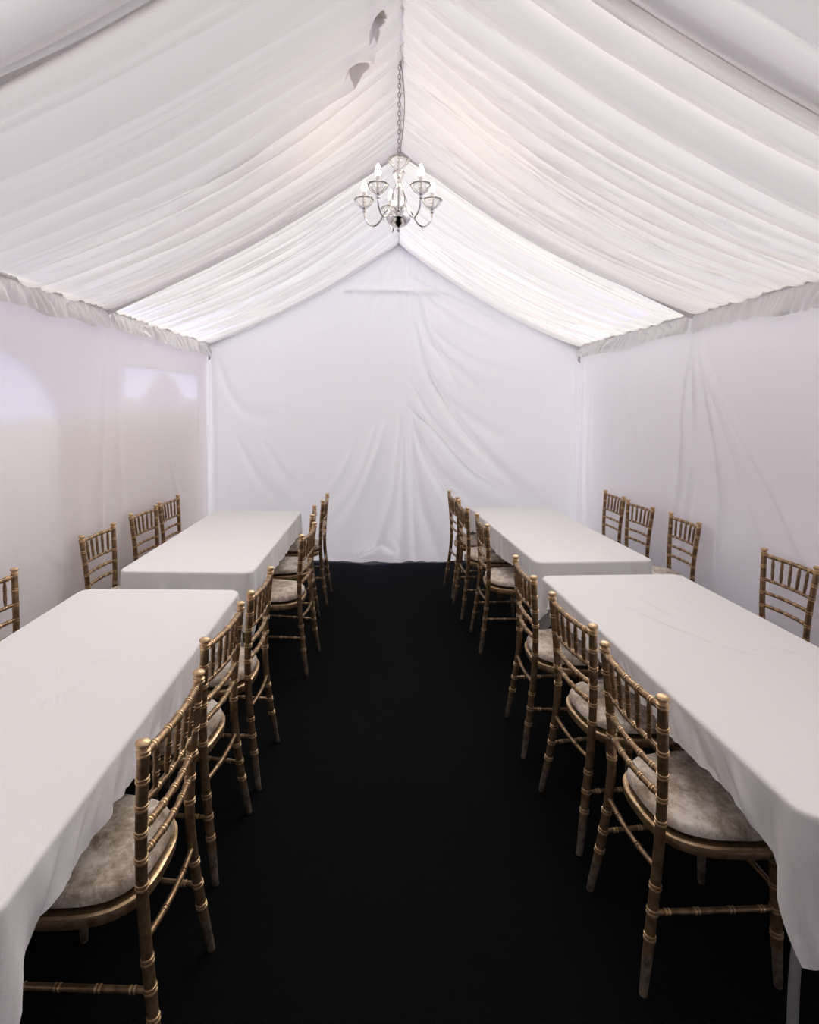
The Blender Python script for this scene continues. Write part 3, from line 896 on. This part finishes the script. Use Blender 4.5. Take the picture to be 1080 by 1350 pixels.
# back-rest middle (x, y at knob height), turn of the back line from the aisle direction, side it faces
CH = [
    (-0.589, 1.590, 3.1, -1, 'gold bamboo-style chair nearest the camera on the left of the aisle, velvet seat'),
    (-0.619, 2.208, 5.6, -1, 'middle gold chair of the three on the aisle side of the near left table'),
    (-0.583, 2.720, 2.4, -1, 'gold chair at the far end of the near left table, aisle side'),
    (-0.498, 3.802, 5.7, -1, 'nearest gold chair on the aisle side of the far left table'),
    (-0.542, 4.444, -4.1, -1, 'middle gold chair on the aisle side of the far left table, mostly hidden'),
    (-0.512, 5.053, 0.4, -1, 'gold chair left of the aisle closest to the back wall'),
    (0.814, 1.828, -4.1, 1, 'gold bamboo-style chair nearest the camera on the right of the aisle, whole seat showing'),
    (0.793, 2.360, -7.5, 1, 'middle gold chair of the three on the aisle side of the near right table'),
    (0.746, 2.969, -0.5, 1, 'gold chair at the far end of the near right table, aisle side'),
    (0.727, 4.150, -1.3, 1, 'nearest gold chair on the aisle side of the far right table'),
    (0.674, 4.766, -2.8, 1, 'middle gold chair on the aisle side of the far right table'),
    (0.652, 5.264, -4.8, 1, 'gold chair right of the aisle closest to the back wall'),
    (-1.875, 2.665, 3.0, 1, 'gold chair cut off by the left picture edge, against the left wall'),
    (-1.880, 3.730, 3.6, 1, 'nearest gold chair on the wall side of the far left table'),
    (-1.872, 4.430, 6.0, 1, 'middle gold chair on the wall side of the far left table'),
    (-1.858, 4.915, 3.2, 1, 'gold chair in the back left corner beyond the far left table'),
    (2.290, 3.170, -5.0, -1, 'gold chair cut off by the right picture edge, against the right wall'),
    (2.275, 4.256, -2.2, -1, 'nearest gold chair on the wall side of the far right table, standing apart'),
    (2.205, 4.846, -7.0, -1, 'middle gold chair on the wall side of the far right table'),
    (2.195, 5.364, -3.9, -1, 'gold chair in the back right corner beyond the far right table'),
]
proto = make_chair()
KY = -0.243
for i, (x, y, deg, face, lab) in enumerate(CH):
    o = proto if i == 0 else copy_tree(proto)
    # local +Y (front) points to +X for face=1, to -X for face=-1
    rz = (-PI / 2 if face > 0 else PI / 2) - math.radians(deg)
    fx, fy = -math.sin(rz), math.cos(rz)
    o.location = (x - fx * KY, y - fy * KY, 0)
    o.rotation_euler = (0, 0, rz)
    tag(o, lab, 'chair', 'gold banqueting chairs')

# ------------------------------------------------------------------ chandelier
def build_chandelier():
    cx, cy = 0.069, 2.92
    root = empty('chandelier', (cx, cy, 2.64))
    tag(root, 'small five-arm glass chandelier with lit candle bulbs hanging from the ridge', 'chandelier')
    def put(mb, name, mat, parent=root, auto=None):
        mb.v = [(a[0], a[1], a[2] - 2.64) for a in mb.v]
        return mb.build(name, mat, parent, auto=auto)
    mb = MB()      # lower bowl with its finial, chrome
    lathe(mb, [(0.0, 2.632), (0.006, 2.636), (0.010, 2.643), (0.007, 2.650), (0.012, 2.656), (0.020, 2.660), (0.042, 2.670), (0.058, 2.690),
               (0.060, 2.698), (0.056, 2.702), (0.030, 2.706), (0.016, 2.712), (0.014, 2.735), (0.018, 2.738), (0.010, 2.745), (0.0, 2.745)], (0, 0, 0), 48, ripple=0.03, nr=24)
    put(mb, 'bowl', M['chrome'])
    mb = MB()      # glass baluster column
    lathe(mb, [(0.010, 2.740), (0.022, 2.748), (0.040, 2.780), (0.042, 2.800), (0.030, 2.835), (0.018, 2.868), (0.019, 2.895), (0.030, 2.925), (0.028, 2.934), (0.012, 2.940)], (0, 0, 0), 40, ripple=0.05, nr=10)
    put(mb, 'glass_column', M['glass'])
    mb = MB(); tube(mb, [(0, 0, 2.735), (0, 0, 3.0)], 0.006, 10)
    put(mb, 'stem', M['chrome'])
    mb = MB()      # upper glass dish
    lathe(mb, [(0.010, 2.940), (0.026, 2.950), (0.046, 2.972), (0.054, 2.994), (0.050, 2.996), (0.041, 2.975), (0.022, 2.956), (0.010, 2.948)], (0, 0, 0), 48, ripple=0.04, nr=12)
    put(mb, 'glass_dish', M['glass'])
    R = 0.183
    for k in range(5):
        th = math.radians((163, 236, 304, 18, 102)[k])
        c, s_ = math.cos(th), math.sin(th)
        path = resample([(0.018, 2.706), (0.026, 2.738), (0.045, 2.752), (0.066, 2.742), (0.084, 2.716), (0.103, 2.688), (0.130, 2.674), (0.158, 2.685), (0.176, 2.712), (R, 2.752)], 8)
        mb = MB(); tube(mb, [(r * c, r * s_, z) for r, z in path], 0.0056, 8)
        arm = put(mb, 'arm', M['chrome'])
        x, y = R * c, R * s_
        mb = MB(); lathe(mb, [(0.004, 2.742), (0.011, 2.746), (0.009, 2.752), (0.011, 2.762), (0.014, 2.766), (0.014, 2.772), (0.0, 2.772)], (x, y, 0), 16)
        put(mb, 'cup', M['chrome'], arm)
        mb = MB(); lathe(mb, [(0.008, 2.768), (0.018, 2.770), (0.034, 2.782), (0.044, 2.798), (0.051, 2.812), (0.048, 2.814), (0.041, 2.800), (0.031, 2.786), (0.017, 2.776), (0.008, 2.774)], (x, y, 0), 40, ripple=0.06, nr=10)
        put(mb, 'glass_drip_pan', M['glass'], arm)
        mb = MB(); lathe(mb, [(0.0105, 2.770), (0.0105, 2.850), (0.009, 2.853), (0.0, 2.853)], (x, y, 0), 14)
        put(mb, 'candle_sleeve', M['chrome'], arm)
        mb = MB(); lathe(mb, [(0.008, 2.852), (0.0135, 2.860), (0.0150, 2.869), (0.0130, 2.884), (0.0078, 2.899), (0.003, 2.909), (0.0, 2.910)], (x, y, 0), 16)
        put(mb, 'bulb', M['bulb'], arm)
        if k != 2:
            mb = MB(); lathe(mb, [(0.0, 2.652), (0.004, 2.656), (0.0045, 2.660), (0.001, 2.668), (0.0, 2.669)], (0.132 * c, 0.132 * s_, 0), 8)
            put(mb, 'crystal_drop', M['glass'], arm)
    # chain of links up to the ridge, with the flex beside it
    mb = MB()
    z = 3.0; k = 0
    while z < ZR - 0.03:
        pts = []
        for q in range(13):
            a = 2 * PI * q / 12
            u_, w_ = 0.007 * math.cos(a), 0.0145 * math.sin(a)
            pts.append((u_, 0, z + 0.0145 + w_) if k % 2 else (0, u_, z + 0.0145 + w_))
        tube(mb, pts, 0.0021, 6, caps=False)
        z += 0.0225; k += 1
    put(mb, 'chain', M['cord'])
    mb = MB(); tube(mb, resample([(0.004, 0.0, 2.99), (0.010, 0, 3.06), (0.022, 0, 3.16), (0.026, 0, 3.28), (0.016, 0, 3.40), (0.006, 0, 3.47)], 8), 0.0024, 6)
    put(mb, 'flex', M['cord'])
build_chandelier()
